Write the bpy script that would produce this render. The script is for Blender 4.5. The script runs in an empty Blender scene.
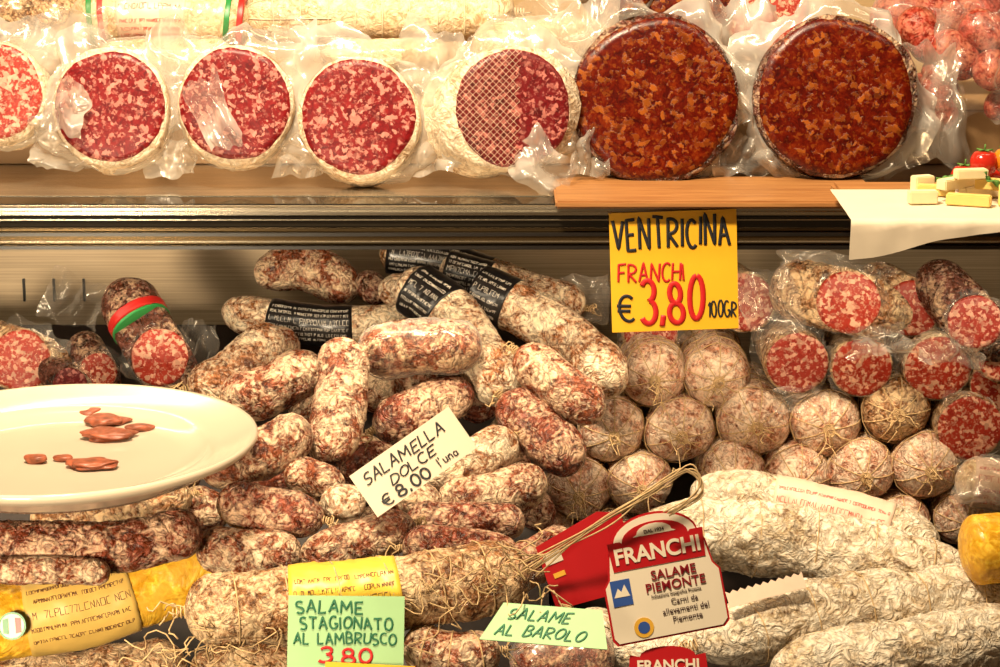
import bpy, math, random, bmesh
import numpy as np
from mathutils import Vector, Matrix, noise
random.seed(7)
SC=bpy.context.scene
COL=SC.collection
# ------------------------------------------------------------ camera
PITCH=math.radians(14); F=2200.0; DIST=2.2
CAM=Vector((0,-DIST*math.cos(PITCH),DIST*math.sin(PITCH)))
FW=Vector((0,math.cos(PITCH),-math.sin(PITCH))); UP=Vector((0,math.sin(PITCH),math.cos(PITCH))); RT=Vector((1,0,0))
cd=bpy.data.cameras.new('camera'); cam=bpy.data.objects.new('camera',cd); COL.objects.link(cam)
cd.sensor_width=36; cd.lens=F/1000*36; cam.location=CAM; cam.rotation_euler=(math.pi/2-PITCH,0,0)
cd.clip_start=0.05; SC.camera=cam
def U(px,py,Y):
    d=FW+RT*((px-500)/F)+UP*((333.5-py)/F)
    return CAM+d*((Y-CAM.y)/d.y)
def S(p): return (p-CAM).dot(FW)/F
# ------------------------------------------------------------ materials
def newmat(name):
    m=bpy.data.materials.new(name); m.use_nodes=True
    nt=m.node_tree; b=nt.nodes['Principled BSDF']; return m,nt,b
def N(nt,t,**k):
    n=nt.nodes.new(t)
    for a,v in k.items():
        if a in n.inputs: n.inputs[a].default_value=v
        else: setattr(n,a,v)
    return n
def ramp(nt,fac,stops,interp='LINEAR'):
    r=nt.nodes.new('ShaderNodeValToRGB'); r.color_ramp.interpolation=interp
    e=r.color_ramp.elements
    while len(e)<len(stops): e.new(0.5)
    for i,(p,c) in enumerate(stops):
        e[i].position=p; e[i].color=(c[0],c[1],c[2],1) if not isinstance(c,(int,float)) else (c,c,c,1)
    nt.links.new(fac,r.inputs[0]); return r.outputs[0]
def mix(nt,f,a,b,mode='MIX'):
    m=nt.nodes.new('ShaderNodeMix'); m.data_type='RGBA'; m.blend_type=mode
    for s,v in ((m.inputs[0],f),(m.inputs[6],a),(m.inputs[7],b)):
        if isinstance(v,(tuple,float,int)):
            s.default_value=v if isinstance(v,(float,int)) else (*v[:3],1)
        else: nt.links.new(v,s)
    return m.outputs[2]
def mth(nt,op,a,b,c=None):
    m=nt.nodes.new('ShaderNodeMath'); m.operation=op
    for i,v in enumerate((a,b,c)):
        if v is None: continue
        if isinstance(v,(int,float)): m.inputs[i].default_value=v
        else: nt.links.new(v,m.inputs[i])
    return m.outputs[0]
def noise4(nt,scale,detail=4,rough=.5,dist=0,vec=None,off=0):
    tc=nt.nodes.new('ShaderNodeTexCoord'); oi=nt.nodes.new('ShaderNodeObjectInfo')
    n=nt.nodes.new('ShaderNodeTexNoise'); n.noise_dimensions='4D'
    n.inputs['Scale'].default_value=scale; n.inputs['Detail'].default_value=detail
    n.inputs['Roughness'].default_value=rough; n.inputs['Distortion'].default_value=dist
    nt.links.new(vec or tc.outputs['Object'],n.inputs['Vector'])
    ma=nt.nodes.new('ShaderNodeMath'); ma.operation='MULTIPLY_ADD'; ma.inputs[1].default_value=37; ma.inputs[2].default_value=off
    nt.links.new(oi.outputs['Random'],ma.inputs[0]); nt.links.new(ma.outputs[0],n.inputs['W'])
    return n.outputs[0]
def bump(nt,b,h,strength,dist=.001):
    bp=nt.nodes.new('ShaderNodeBump'); bp.inputs['Strength'].default_value=strength; bp.inputs['Distance'].default_value=dist
    nt.links.new(h,bp.inputs['Height']); nt.links.new(bp.outputs[0],b.inputs['Normal'])
def plain(name,c,rough=.5,metal=0,spec=.5,noisy=0,nscale=60):
    m,nt,b=newmat(name); b.inputs['Roughness'].default_value=rough; b.inputs['Metallic'].default_value=metal
    b.inputs['Specular IOR Level'].default_value=spec
    n=noise4(nt,nscale,4)
    c2=tuple(x*(1-noisy) for x in c)
    col=ramp(nt,n,[(.3,c2),(.7,c)]); nt.links.new(col,b.inputs['Base Color'])
    return m
def casing(name,dark,mid,mold,amt,rough=.5,mscale=55,bstr=1.0,soft=.10,bdist=.0045,wscale=75,crease=.5):
    """shrivelled skin: colour is multiplied darker in the creases, mould sits on the crests"""
    m,nt,b=newmat(name)
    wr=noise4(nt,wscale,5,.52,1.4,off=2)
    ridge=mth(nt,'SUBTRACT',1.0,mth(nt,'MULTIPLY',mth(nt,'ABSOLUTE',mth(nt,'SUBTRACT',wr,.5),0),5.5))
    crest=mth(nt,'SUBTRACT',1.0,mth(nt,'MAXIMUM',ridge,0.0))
    base=ramp(nt,noise4(nt,120,4,.6,1.0),[(.38,dark),(.50,mid),(.64,tuple(min(1,x*1.7+.04) for x in mid))])
    big=ramp(nt,noise4(nt,mscale*.7,4,.55,.8,off=11),[(.32,0.),(.68,1.)])
    fine=noise4(nt,mscale*4.5,7,.66,.5,off=17)
    s=mth(nt,'MULTIPLY_ADD',big,.42,mth(nt,'MULTIPLY_ADD',crest,.16,fine))
    t=.5+.28+(.5-amt)*.38
    mf=ramp(nt,s,[(max(0,t-soft),0.),(min(1,t+soft),.95)])
    mt=ramp(nt,noise4(nt,mscale*4,4,.6,off=23),[(.35,tuple(x*y for x,y in zip(mold,(.84,.74,.64)))),(.6,mold)])
    col=mix(nt,mf,base,mt)
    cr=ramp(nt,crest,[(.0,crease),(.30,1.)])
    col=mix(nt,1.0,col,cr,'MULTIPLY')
    nt.links.new(col,b.inputs['Base Color'])
    nt.links.new(ramp(nt,mf,[(0,rough*.5),(1,.85)]),b.inputs['Roughness'])
    h=mth(nt,'MULTIPLY_ADD',fine,.22,mth(nt,'MULTIPLY',crest,.50))
    bump(nt,b,h,bstr,bdist)
    return m
def cutmat(name,meat1,meat2,fat,thr=.55,scale=150,thr2=.84,meat3=None,w=.07,f2m=.6,rough=.36):
    m,nt,b=newmat(name)
    tc=N(nt,'ShaderNodeTexCoord'); oi=N(nt,'ShaderNodeObjectInfo')
    mp=N(nt,'ShaderNodeVectorMath',operation='ADD')
    cm=N(nt,'ShaderNodeVectorMath',operation='SCALE'); cm.inputs['Scale'].default_value=3.1
    cb=N(nt,'ShaderNodeCombineXYZ')
    for i in range(3): nt.links.new(oi.outputs['Random'],cb.inputs[i])
    nt.links.new(cb.outputs[0],cm.inputs[0])
    nt.links.new(tc.outputs['Object'],mp.inputs[0]); nt.links.new(cm.outputs[0],mp.inputs[1])
    nz=N(nt,'ShaderNodeTexNoise'); nz.inputs['Scale'].default_value=scale*.8; nz.inputs['Detail'].default_value=5; nz.inputs['Roughness'].default_value=.65
    nt.links.new(mp.outputs[0],nz.inputs['Vector'])
    sc=N(nt,'ShaderNodeVectorMath',operation='SCALE'); sc.inputs['Scale'].default_value=2.2/scale
    nt.links.new(nz.outputs['Color'],sc.inputs[0])
    ad=N(nt,'ShaderNodeVectorMath',operation='ADD'); nt.links.new(mp.outputs[0],ad.inputs[0]); nt.links.new(sc.outputs[0],ad.inputs[1])
    v=N(nt,'ShaderNodeTexVoronoi'); v.feature='SMOOTH_F1'; v.inputs['Scale'].default_value=scale; v.inputs['Smoothness'].default_value=.5
    nt.links.new(ad.outputs[0],v.inputs['Vector'])
    sep=N(nt,'ShaderNodeSeparateColor'); nt.links.new(v.outputs['Color'],sep.inputs[0])
    ff=ramp(nt,sep.outputs[0],[(thr-w,0.),(min(1,thr+w),1.)])
    nmeat=noise4(nt,scale*.5,8,.75,.9)
    meat=ramp(nt,nmeat,[(.38,meat1),(.52,meat2),(.66,meat3 or meat2)])
    fatc=ramp(nt,sep.outputs[2],[(.2,fat),(.9,tuple(x*.6 for x in fat))])
    col=mix(nt,ff,meat,fatc)
    v2=N(nt,'ShaderNodeTexVoronoi'); v2.inputs['Scale'].default_value=scale*2.2; nt.links.new(ad.outputs[0],v2.inputs['Vector'])
    s2=N(nt,'ShaderNodeSeparateColor'); nt.links.new(v2.outputs['Color'],s2.inputs[0])
    f2=ramp(nt,s2.outputs[0],[(thr2-.05,0.),(thr2+.05,f2m)])
    col=mix(nt,f2,col,tuple(x*.75 for x in fat))
    nt.links.new(col,b.inputs['Base Color']); b.inputs['Roughness'].default_value=rough; b.inputs['Specular IOR Level'].default_value=.3
    bump(nt,b,mix(nt,.5,ff,nmeat),.6,.0012)
    return m
def film(name,base=.10,white=.55,tint=(1,.95,.87),nscale=14):
    m=bpy.data.materials.new(name); m.use_nodes=True; nt=m.node_tree; nt.nodes.clear()
    out=N(nt,'ShaderNodeOutputMaterial'); tr=N(nt,'ShaderNodeBsdfTransparent'); tr.inputs[0].default_value=(.97,.95,.92,1)
    gl=N(nt,'ShaderNodeBsdfGlossy'); gl.inputs['Roughness'].default_value=.17; gl.inputs[0].default_value=(*tint,1)
    di=N(nt,'ShaderNodeBsdfDiffuse'); di.inputs[0].default_value=(*[x*.85 for x in tint],1)
    tl=N(nt,'ShaderNodeBsdfTranslucent'); tl.inputs[0].default_value=(*[x*.85 for x in tint],1)
    a=N(nt,'ShaderNodeMixShader'); a.inputs[0].default_value=.4; nt.links.new(di.outputs[0],a.inputs[1]); nt.links.new(tl.outputs[0],a.inputs[2])
    g=N(nt,'ShaderNodeMixShader'); g.inputs[0].default_value=.3; nt.links.new(a.outputs[0],g.inputs[1]); nt.links.new(gl.outputs[0],g.inputs[2])
    n=noise4(nt,nscale,2,.45,.8); f=ramp(nt,n,[(.40,base),(.54,base+white*.4),(.70,base+white)])
    lw=N(nt,'ShaderNodeLayerWeight'); lw.inputs[0].default_value=.35
    f2=ramp(nt,lw.outputs['Facing'],[(.25,0.),(1.,.7)])
    fs=mix(nt,1.0,f,f2,'SCREEN')
    mx=N(nt,'ShaderNodeMixShader'); nt.links.new(fs,mx.inputs[0]); nt.links.new(tr.outputs[0],mx.inputs[1]); nt.links.new(g.outputs[0],mx.inputs[2])
    bp=N(nt,'ShaderNodeBump'); bp.inputs['Strength'].default_value=.5; bp.inputs['Distance'].default_value=.004
    nt.links.new(noise4(nt,20,2,.5,1.0,off=4),bp.inputs['Height'])
    for s in (gl,di): nt.links.new(bp.outputs[0],s.inputs['Normal'])
    nt.links.new(mx.outputs[0],out.inputs[0]); return m
def steel(name,c,rough=.28,metal=.9):
    m,nt,b=newmat(name); tc=N(nt,'ShaderNodeTexCoord'); mp=N(nt,'ShaderNodeMapping'); mp.inputs['Scale'].default_value=(1.5,60,260)
    nt.links.new(tc.outputs['Object'],mp.inputs[0]); n=noise4(nt,3,4,.6,vec=mp.outputs[0])
    nt.links.new(ramp(nt,n,[(.3,tuple(x*.55 for x in c)),(.7,c)]),b.inputs['Base Color'])
    b.inputs['Metallic'].default_value=metal; b.inputs['Roughness'].default_value=rough; return m
def woodmat(name,a,bb):
    m,nt,b=newmat(name); tc=N(nt,'ShaderNodeTexCoord'); mp=N(nt,'ShaderNodeMapping'); mp.inputs['Scale'].default_value=(4,60,60)
    nt.links.new(tc.outputs['Object'],mp.inputs[0]); n=noise4(nt,2.0,6,.6,1.2,vec=mp.outputs[0])
    nt.links.new(ramp(nt,n,[(.3,a),(.7,bb)]),b.inputs['Base Color']); b.inputs['Roughness'].default_value=.4; return m

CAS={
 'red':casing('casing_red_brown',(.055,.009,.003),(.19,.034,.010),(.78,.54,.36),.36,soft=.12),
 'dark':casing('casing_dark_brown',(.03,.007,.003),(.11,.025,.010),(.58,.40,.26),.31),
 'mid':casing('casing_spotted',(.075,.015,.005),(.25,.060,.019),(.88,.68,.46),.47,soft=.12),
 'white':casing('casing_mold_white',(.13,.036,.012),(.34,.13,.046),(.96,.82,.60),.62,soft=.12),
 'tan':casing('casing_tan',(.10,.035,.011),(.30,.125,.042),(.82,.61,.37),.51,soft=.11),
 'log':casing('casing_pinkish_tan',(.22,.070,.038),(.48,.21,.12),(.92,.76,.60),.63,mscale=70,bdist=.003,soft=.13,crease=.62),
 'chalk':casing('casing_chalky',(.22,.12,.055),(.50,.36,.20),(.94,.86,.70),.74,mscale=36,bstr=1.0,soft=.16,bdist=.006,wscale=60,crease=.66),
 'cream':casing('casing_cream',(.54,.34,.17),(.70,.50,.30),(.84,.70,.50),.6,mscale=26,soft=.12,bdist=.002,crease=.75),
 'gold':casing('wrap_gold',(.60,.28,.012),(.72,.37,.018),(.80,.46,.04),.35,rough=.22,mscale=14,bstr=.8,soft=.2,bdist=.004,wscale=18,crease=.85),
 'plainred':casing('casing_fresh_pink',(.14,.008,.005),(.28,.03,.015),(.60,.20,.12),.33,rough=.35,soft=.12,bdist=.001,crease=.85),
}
CUT={
 'red':cutmat('cut_red',(.075,.001,.003),(.17,.004,.006),(.60,.23,.18),.69,235,.88,(.25,.010,.011),.09,.55),
 'dark':cutmat('cut_dark_red',(.055,.002,.003),(.125,.004,.006),(.46,.15,.12),.72,250,.88,None,.09,.5),
 'pink':cutmat('cut_pink',(.20,.012,.010),(.33,.035,.024),(.72,.38,.27),.62,270),
 'vent':cutmat('cut_orange_red',(.030,.001,.0003),(.085,.004,.0006),(.30,.075,.009),.80,175,.88,(.16,.018,.002),.16,.45,.26),
 'coral':cutmat('cut_coral',(.22,.010,.006),(.36,.03,.015),(.78,.42,.28),.64,260,.85),
}
FILM=film('clear_film',.05,.45); FILM2=film('milky_film',.20,.66,nscale=10); FILM3=film('thin_film',.03,.28)
STR=plain('cotton_twine',(.66,.45,.22),.8,noisy=.4,nscale=300)
STRW=plain('white_twine',(.85,.72,.50),.8,noisy=.3,nscale=300)
BLACKP=plain('black_sleeve',(.010,.009,.010),.28,noisy=.3); INKW=plain('white_ink',(.70,.64,.55),.5); INKB=plain('brown_ink',(.12,.035,.015),.5); INKR=plain('red_ink',(.50,.02,.02),.5)
PAPY=plain('yellow_paper_label',(.76,.50,.05),.4,noisy=.12); PAPP=plain('pinkish_paper_label',(.76,.56,.42),.45,noisy=.1); PAPC=plain('cream_paper_label',(.74,.48,.12),.35,noisy=.25,nscale=20)
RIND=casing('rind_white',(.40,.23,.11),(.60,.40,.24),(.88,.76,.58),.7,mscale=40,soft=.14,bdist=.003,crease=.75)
# ------------------------------------------------------------ object helpers
def link(name,me,mat=None,parent=None,loc=(0,0,0),label=None,cat=None,group=None,kind=None,smooth=True):
    o=bpy.data.objects.new(name,me); COL.objects.link(o)
    if me is not None and mat is not None:
        for mm in (mat if isinstance(mat,list) else [mat]): me.materials.append(mm)
        if smooth: me.polygons.foreach_set('use_smooth',[True]*len(me.polygons))
    if parent: o.parent=parent
    o.location=loc
    if label:o['label']=label
    if cat:o['category']=cat
    if group:o['group']=group
    if kind:o['kind']=kind
    return o
def mesh(v,f,name='m'):
    me=bpy.data.meshes.new(name); me.from_pydata([tuple(x) for x in v],[],f); me.update(); return me
def catmull(p,n):
    p=[Vector(x) for x in p]
    if len(p)==2: return [p[0].lerp(p[1],i/(n-1)) for i in range(n)]
    q=[p[0]*2-p[1]]+p+[p[-1]*2-p[-2]]; out=[]
    m=len(p)-1
    for i in range(n):
        t=i/(n-1)*m; k=min(int(t),m-1); u=t-k
        a,b,c,d=q[k:k+4]
        out.append(.5*((2*b)+(c-a)*u+(2*a-5*b+4*c-d)*u*u+(3*b-a-3*c+d)*u**3))
    return out
class Path:
    def __init__(s,pts):
        s.d=catmull(pts,80); s.L=[0]
        for i in range(1,80): s.L.append(s.L[-1]+(s.d[i]-s.d[i-1]).length)
        s.len=s.L[-1]
        t=(s.d[1]-s.d[0]).normalized(); up=Vector((0,0,1)) if abs(t.z)<.9 else Vector((0,1,0))
        n=(up-t*up.dot(t)).normalized(); s.T=[];s.Nn=[]
        for i in range(80):
            a=s.d[max(0,i-1)];b=s.d[min(79,i+1)]; t=(b-a).normalized(); n=(n-t*n.dot(t)).normalized()
            s.T.append(t); s.Nn.append(n)
    def at(s,l):
        l=max(0,min(s.len,l)); i=int(np.searchsorted(s.L,l))-1; i=max(0,min(78,i))
        u=(l-s.L[i])/max(1e-9,s.L[i+1]-s.L[i])
        t=s.T[i].lerp(s.T[i+1],u).normalized(); n=s.Nn[i].lerp(s.Nn[i+1],u); n=(n-t*n.dot(t)).normalized()
        return s.d[i].lerp(s.d[i+1],u),t,n,t.cross(n)
def lump(p,sd,amp):
    w=abs(noise.noise(p*62+Vector((sd,sd,sd)))); w2=abs(noise.noise(p*130+Vector((sd*2,sd,0))))
    return 1+amp*noise.noise(p*24+Vector((sd,sd*.7,0)))+amp*.7*(.35-w)+amp*.5*(.3-w2)+amp*.2*noise.noise(p*260+Vector((0,sd,0)))
def tube(path,prof,origin,seg=40,amp=.08,sd=0,shear=None):
    V=[];Fc=[]
    for s_,r in prof:
        c,t,n,b=path.at(s_)
        for k in range(seg):
            a=2*math.pi*k/seg; d=n*math.cos(a)+b*math.sin(a)
            v=c+d*r*lump(c+d*r,sd,amp)
            if shear: v=shear(s_,v,c,t)
            V.append(v-origin)
    m=len(prof)
    for i in range(m-1):
        for k in range(seg):
            k2=(k+1)%seg; Fc.append((i*seg+k,i*seg+k2,(i+1)*seg+k2,(i+1)*seg+k))
    for i,rev in ((0,True),(m-1,False)):
        c=sum((V[i*seg+k] for k in range(seg)),Vector())/seg; V.append(c); ci=len(V)-1
        for k in range(seg):
            k2=(k+1)%seg; Fc.append((i*seg+k2,i*seg+k,ci) if rev else (i*seg+k,i*seg+k2,ci))
    return mesh(V,Fc)
def rope(lines,rad,seg=6,flat=None):
    V=[];Fc=[]
    for pts in lines:
        pts=[Vector(p) for p in pts]
        if len(pts)<2: continue
        n=None; base=len(V); m=len(pts)
        for i,p in enumerate(pts):
            t=(pts[min(m-1,i+1)]-pts[max(0,i-1)])
            if t.length<1e-9: t=Vector((1,0,0))
            t.normalize()
            if n is None:
                u=Vector((0,0,1)) if abs(t.z)<.9 else Vector((0,1,0)); n=(u-t*u.dot(t)).normalized()
            n=(n-t*n.dot(t)); n=n.normalized() if n.length>1e-6 else Vector((0,1,0)).cross(t).normalized()
            b=t.cross(n)
            for k in range(seg):
                a=2*math.pi*k/seg; o=(n*math.cos(a)+b*math.sin(a))*rad
                if flat is not None: o.y*=flat
                V.append(p+o)
        for i in range(m-1):
            for k in range(seg):
                k2=(k+1)%seg; Fc.append((base+i*seg+k,base+i*seg+k2,base+(i+1)*seg+k2,base+(i+1)*seg+k))
        Fc.append(tuple(base+k for k in reversed(range(seg)))); Fc.append(tuple(base+(m-1)*seg+k for k in range(seg)))
    return mesh(V,Fc)
def squiggle(p0,d,L,wob,n=10,sd=0,grav=0):
    out=[]; d=Vector(d).normalized()
    for i in range(n):
        t=i/(n-1); q=Vector(p0)+d*L*t
        w=Vector((noise.noise(Vector((t*3,sd,0))),noise.noise(Vector((t*3,sd,7))),noise.noise(Vector((t*3,sd,3)))))
        q=q+w*wob*min(1,t*3); q.z-=grav*t*t*L; out.append(q)
    return out
def capprof(L,r,cut0=False,cut1=False,blunt=1.0):
    P=[]
    cap=min(r*blunt,L*.45)
    if cut0: P+= [(0,r*.985),(r*.06,r)]
    else: P+=[(cap*(1-math.cos(a)),r*(math.sin(a)**.95)) for a in [math.radians(x) for x in (4,10,20,30,42,54,66,78,90)]]
    s1=L-(cap if not cut1 else r*.06); s0=P[-1][0]
    m=max(6,int((s1-s0)/.0035))
    P+=[(s0+(s1-s0)*i/m,r) for i in range(1,m)]
    if cut1: P+=[(L-r*.06,r),(L,r*.985)]
    else: P+=[(L-cap*(1-math.cos(a)),r*(math.sin(a)**.95)) for a in [math.radians(x) for x in (90,78,66,54,42,30,20,10,4)]]
    return P
def collar(c,nrm,r,rout,sd,amp=.25,up=Vector((0,0,1)),inner=.97,back=.25,jag=.35):
    nrm=nrm.normalized(); u=(up-nrm*up.dot(nrm)).normalized(); v=nrm.cross(u)
    V=[];Fc=[]; A=120;R=12
    for j in range(R):
        t=j/(R-1)
        for i in range(A):
            a=2*math.pi*i/A; ca,sa=math.cos(a),math.sin(a)
            k=1+jag*noise.noise(Vector((ca*1.8+sd,sa*1.8,sd)))+.08*noise.noise(Vector((ca*7,sa*7+sd,1)))
            rr=r*inner+(rout*k-r*inner)*t
            if u.z*ca<0 and jag>.1: rr=r*inner+(rr-r*inner)*(1-.75*max(0,-ca))
            fold=abs(noise.noise(Vector((ca*3+sd,sa*3,t*.8))))*2-.35+.18*noise.noise(Vector((ca*8,sa*8+sd,t*2)))
            off=-back*r*t*t*.8+amp*r*fold*t
            V.append(u*rr*ca+v*rr*sa+nrm*(off+.0012))
    for j in range(R-1):
        for i in range(A):
            i2=(i+1)%A; Fc.append((j*A+i,j*A+i2,(j+1)*A+i2,(j+1)*A+i))
    return mesh([p for p in V],Fc)
def crumple(w,h,sd,amp,n=40,droop=0,folds=1.0):
    V=[];Fc=[]
    for j in range(n):
        for i in range(n):
            a=i/(n-1)-.5; b=j/(n-1)-.5
            e=1+.3*noise.noise(Vector((a*3+sd,b*3,sd)))
            x=a*w*e+.06*w*noise.noise(Vector((b*5,sd,2))); z=b*h*e+.08*h*noise.noise(Vector((a*5,sd,5)))
            y=amp*1.5*(1-2.4*abs(noise.noise(Vector((a*2.4*folds+sd,b*1.6*folds,0)))))+amp*.2*(1-2*abs(noise.noise(Vector((a*6*folds+sd,b*5*folds,3)))))
            y-=droop*a*a
            V.append((x,y,z))
    for j in range(n-1):
        for i in range(n-1):
            q=j*n+i; Fc.append((q,q+1,q+n+1,q+n))
    return mesh(V,Fc)
def face_disc(c,n,r,sd):
    u=(Vector((0,0,1))-n*n.z).normalized(); v=n.cross(u); V=[Vector()+n*.0022];Fc=[];A=64
    for j,(rr,h) in enumerate(((.3,.0021),(.6,.0018),(.85,.0012),(.955,.0003),(.965,-.002))):
        for i in range(A):
            a=2*math.pi*i/A; k=1+.045*noise.noise(Vector((math.cos(a)*1.5+sd,math.sin(a)*1.5,0)))+.016*noise.noise(Vector((math.cos(a)*7+sd,math.sin(a)*7,0)))
            V.append((u*math.cos(a)+v*math.sin(a))*r*rr*k+n*(h+.0008*noise.noise(Vector((math.cos(a)*rr*4,math.sin(a)*rr*4,sd)))))
    for i in range(A): Fc.append((0,1+i,1+(i+1)%A))
    for j in range(4):
        for i in range(A):
            i2=(i+1)%A;Fc.append((1+j*A+i,1+(j+1)*A+i,1+(j+1)*A+i2,1+j*A+i2))
    return mesh(V,Fc)
def prints(P,L,r,a,b,org,sd,amp,h,rowang,tall=()):
    rnd=random.Random(int(sd*100)); out=[]
    for ri,ra in enumerate(rowang):
        hh=h*(1.8 if ri in tall else 1.0)
        s=L*a+h*1.2
        while s<L*b-h*1.6:
            w=hh*rnd.uniform(.35,.6)
            if rnd.random()<.16: s+=w; continue
            base=[(0,0),(0,1),(w,0),(w,1),(w*.5,.5),(0,.5),(w,.5),(w*.5,1),(w*.5,0)]
            k=rnd.choice([(0,1,2,3),(1,0,2),(0,1,3),(0,7,2),(1,3,8),(0,1,3,6,5),(3,1,0,2),(0,1,4,3,2),(1,3,2,0,1)])
            pts=[]
            for q in range(len(k)-1):
                A_,B_=base[k[q]],base[k[q+1]]
                pts+=[(A_[0]+(B_[0]-A_[0])*t/3,A_[1]+(B_[1]-A_[1])*t/3) for t in range(3)]
            pts.append(base[k[-1]]); ln=[]
            for (u,v) in pts:
                c,t,n,bb=P.at(s+u); f=-FW; a0=math.atan2(bb.dot(f),n.dot(f)); sg=1 if (t.x>0) else -1
                ang=a0+ra-sg*(v-.5)*hh/r
                d=n*math.cos(ang)+bb*math.sin(ang); ln.append(c+d*r*1.045*lump(c+d*r*1.04,sd,amp)-org)
            out.append(ln); s+=w+hh*.22
    return out
CNT=[0]
def sausage(pts,r,mat='mid',name='salami',label='dry-cured salami',cat='salami',group=None,bands=(),cut=None,cutmat_='red',cutn=None,
            knots=(),net=False,wrap=None,amp=.085,blunt=1.0,seg=40,wrapout=1.35,lines=0,wrapback=0,strs=.022):
    CNT[0]+=1; sd=CNT[0]*1.37
    P=Path(pts); L=P.len; org=P.at(L/2)[0]
    prof=capprof(L,r,cut==0,cut==1,blunt)
    shear=None
    if cut is not None and cutn is not None:
        se=0 if cut==0 else L; ce,te,_,_=P.at(se); cn=Vector(cutn).normalized()
        def shear(s,v,c,t):
            w=max(0,1-abs(s-se)/(r*1.8))
            if w<=0: return v
            return v-te*(w*((v-c).dot(cn))/te.dot(cn))
    simple=not(bands or cut is not None or knots or net or wrap)
    me=tube(P,prof,org,seg,amp,sd,shear)
    if simple:
        return link(name,me,CAS[mat] if isinstance(mat,str) else mat,None,org,label,cat,group)
    E=link(name,None,None,None,org,label,cat,group)
    link('casing',me,CAS[mat] if isinstance(mat,str) else mat,E)
    for (a,b,bm,nm) in bands:
        pf=[(L*a,r*.5),(L*a,r*1.035)]+[(L*(a+(b-a)*i/24),r*1.04) for i in range(1,24)]+[(L*b,r*1.035),(L*b,r*.5)]
        bo=link(nm,tube(P,pf,org,seg,amp*.8,sd),bm,E)
        ik=INKOF.get(bm.name)
        if ik:
            pl=prints(P,L,r,a,b,org,sd,amp*.8,ik[1],ik[2],ik[3])
            if pl: link('printed_marks',rope(pl,ik[1]*.085,5),ik[0],bo)
    if cut is not None:
        se=0 if cut==0 else L; c,t,_,_=P.at(se)
        n=(-t if cut==0 else t) if cutn is None else Vector(cutn).normalized()
        link('cut_face',face_disc(c,n,r,sd),CUT[cutmat_],E,c-org)
        if wrap:
            link('plastic_wrap',collar(c,n,r*1.02,r*wrapout,sd,inner=1.0 if wrapback else .97),wrap,E,c-org-n*wrapback)
    elif wrap:
        pf=capprof(L,r*1.08); link('plastic_wrap',tube(P,pf,org,seg,.14,sd+3),wrap,E)
    lines_=[]
    if net:
        for k in range(9):
            a=2*math.pi*(k+.3*(sd%1))/9; ln=[]
            for (s_,rr) in [q for q in prof if q[0]<r*3.2]:
                c,t,n,b=P.at(s_); d=n*math.cos(a)+b*math.sin(a); ln.append(c+d*rr*1.015*lump(c+d*rr,sd,amp)-org)
            lines_.append(ln)
    if lines:
        for q in range(lines):
            s_=L*(q+1)/(lines+1); c,t,n,b=P.at(s_)
            lines_.append([c+(n*math.cos(a)+b*math.sin(a)+t*.15*math.sin(a))*r*1.02*lump(c+(n*math.cos(a)+b*math.sin(a))*r,sd,amp)-org for a in [2*math.pi*i/26 for i in range(27)]])
    for e in knots:
        c,t,n,b=P.at(0 if e==0 else L); d=-t if e==0 else t
        k=r*.15
        for j in range(4):
            o=c-org+d*(k*(j*.7))
            lines_.append([o+(n*math.cos(a)+b*math.sin(a))*k*(1.1-.1*j) for a in [2*math.pi*i/12 for i in range(13)]])
        for j in range(4):
            dd=d+n*random.uniform(-1.2,1.2)+b*random.uniform(-1.2,1.2)
            lines_.append(squiggle(c-org+d*k,dd,r*random.uniform(.4,.9),r*.5,10,sd+j,.5))
    if lines_:
        link('string',rope(lines_,max(.0006,r*strs),6),STR if mat!='cream' else STRW,E)
    return E
def rows(*a): return tuple(math.radians(x) for x in a)
INKOF={'black_sleeve':(INKW,.0029,rows(-42,-25,-6,14,30,46),(2,)),'yellow_paper_label':(INKB,.0034,rows(-40,-22,-5,15,35),(2,)),
       'pinkish_paper_label':(INKR,.0032,rows(-38,-14,14,30,44),(1,)),'cream_paper_label':(INKB,.0036,rows(-40,-24,-4,16,36),(2,))}
def box(name,x0,x1,y0,y1,z0,z1,mat,bev=.0015,**k):
    bm=bmesh.new(); bmesh.ops.create_cube(bm,size=1)
    for v in bm.verts: v.co=Vector((v.co.x*(x1-x0),v.co.y*(y1-y0),v.co.z*(z1-z0)))
    bmesh.ops.bevel(bm,geom=bm.edges[:],offset=bev,segments=2,affect='EDGES')
    me=bpy.data.meshes.new(name); bm.to_mesh(me); bm.free()
    return link(name,me,mat,loc=((x0+x1)/2,(y0+y1)/2,(z0+z1)/2),smooth=False,**k)
# ------------------------------------------------------------ setting
M_BACK=steel('brushed_steel_warm',(.50,.38,.24),.42,.35); M_ST=steel('polished_steel',(.70,.60,.46),.2,.85)
M_DK=plain('dark_rubber',(.015,.012,.010),.3,noisy=.3); M_DECK=plain('dark_deck',(.02,.010,.006),.6,noisy=.4)
M_WALL=plain('cream_panel',(.50,.34,.17),.6,noisy=.15,nscale=8)
box('wall_back',-.9,.9,.44,.46,-.40,.095,M_BACK,kind='structure')
box('wall_upper',-.9,.9,.50,.52,.13,.60,M_WALL,kind='structure')
box('floor',-.9,.9,-.38,.46,-.36,-.335,M_DECK,kind='structure')
for px in (24,54,84):
    p=U(px,290,.4385); box('vent_slot',p.x-.0015,p.x+.0015,.4375,.44,p.z-.014,p.z+.014,M_DK,bev=.0004,label='narrow dark slot in steel back panel',cat='vent',group='slots in the back panel')
xs=(-.9,.05)
me=mesh([(xs[0],-.105,-.334),(xs[1],-.105,-.334),(xs[1],.27,-.057),(xs[0],.27,-.057),(xs[0],.27,-.334),(xs[1],.27,-.334)],[(0,1,2,3),(0,3,4),(1,5,2),(3,2,5,4),(0,4,5,1)])
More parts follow.
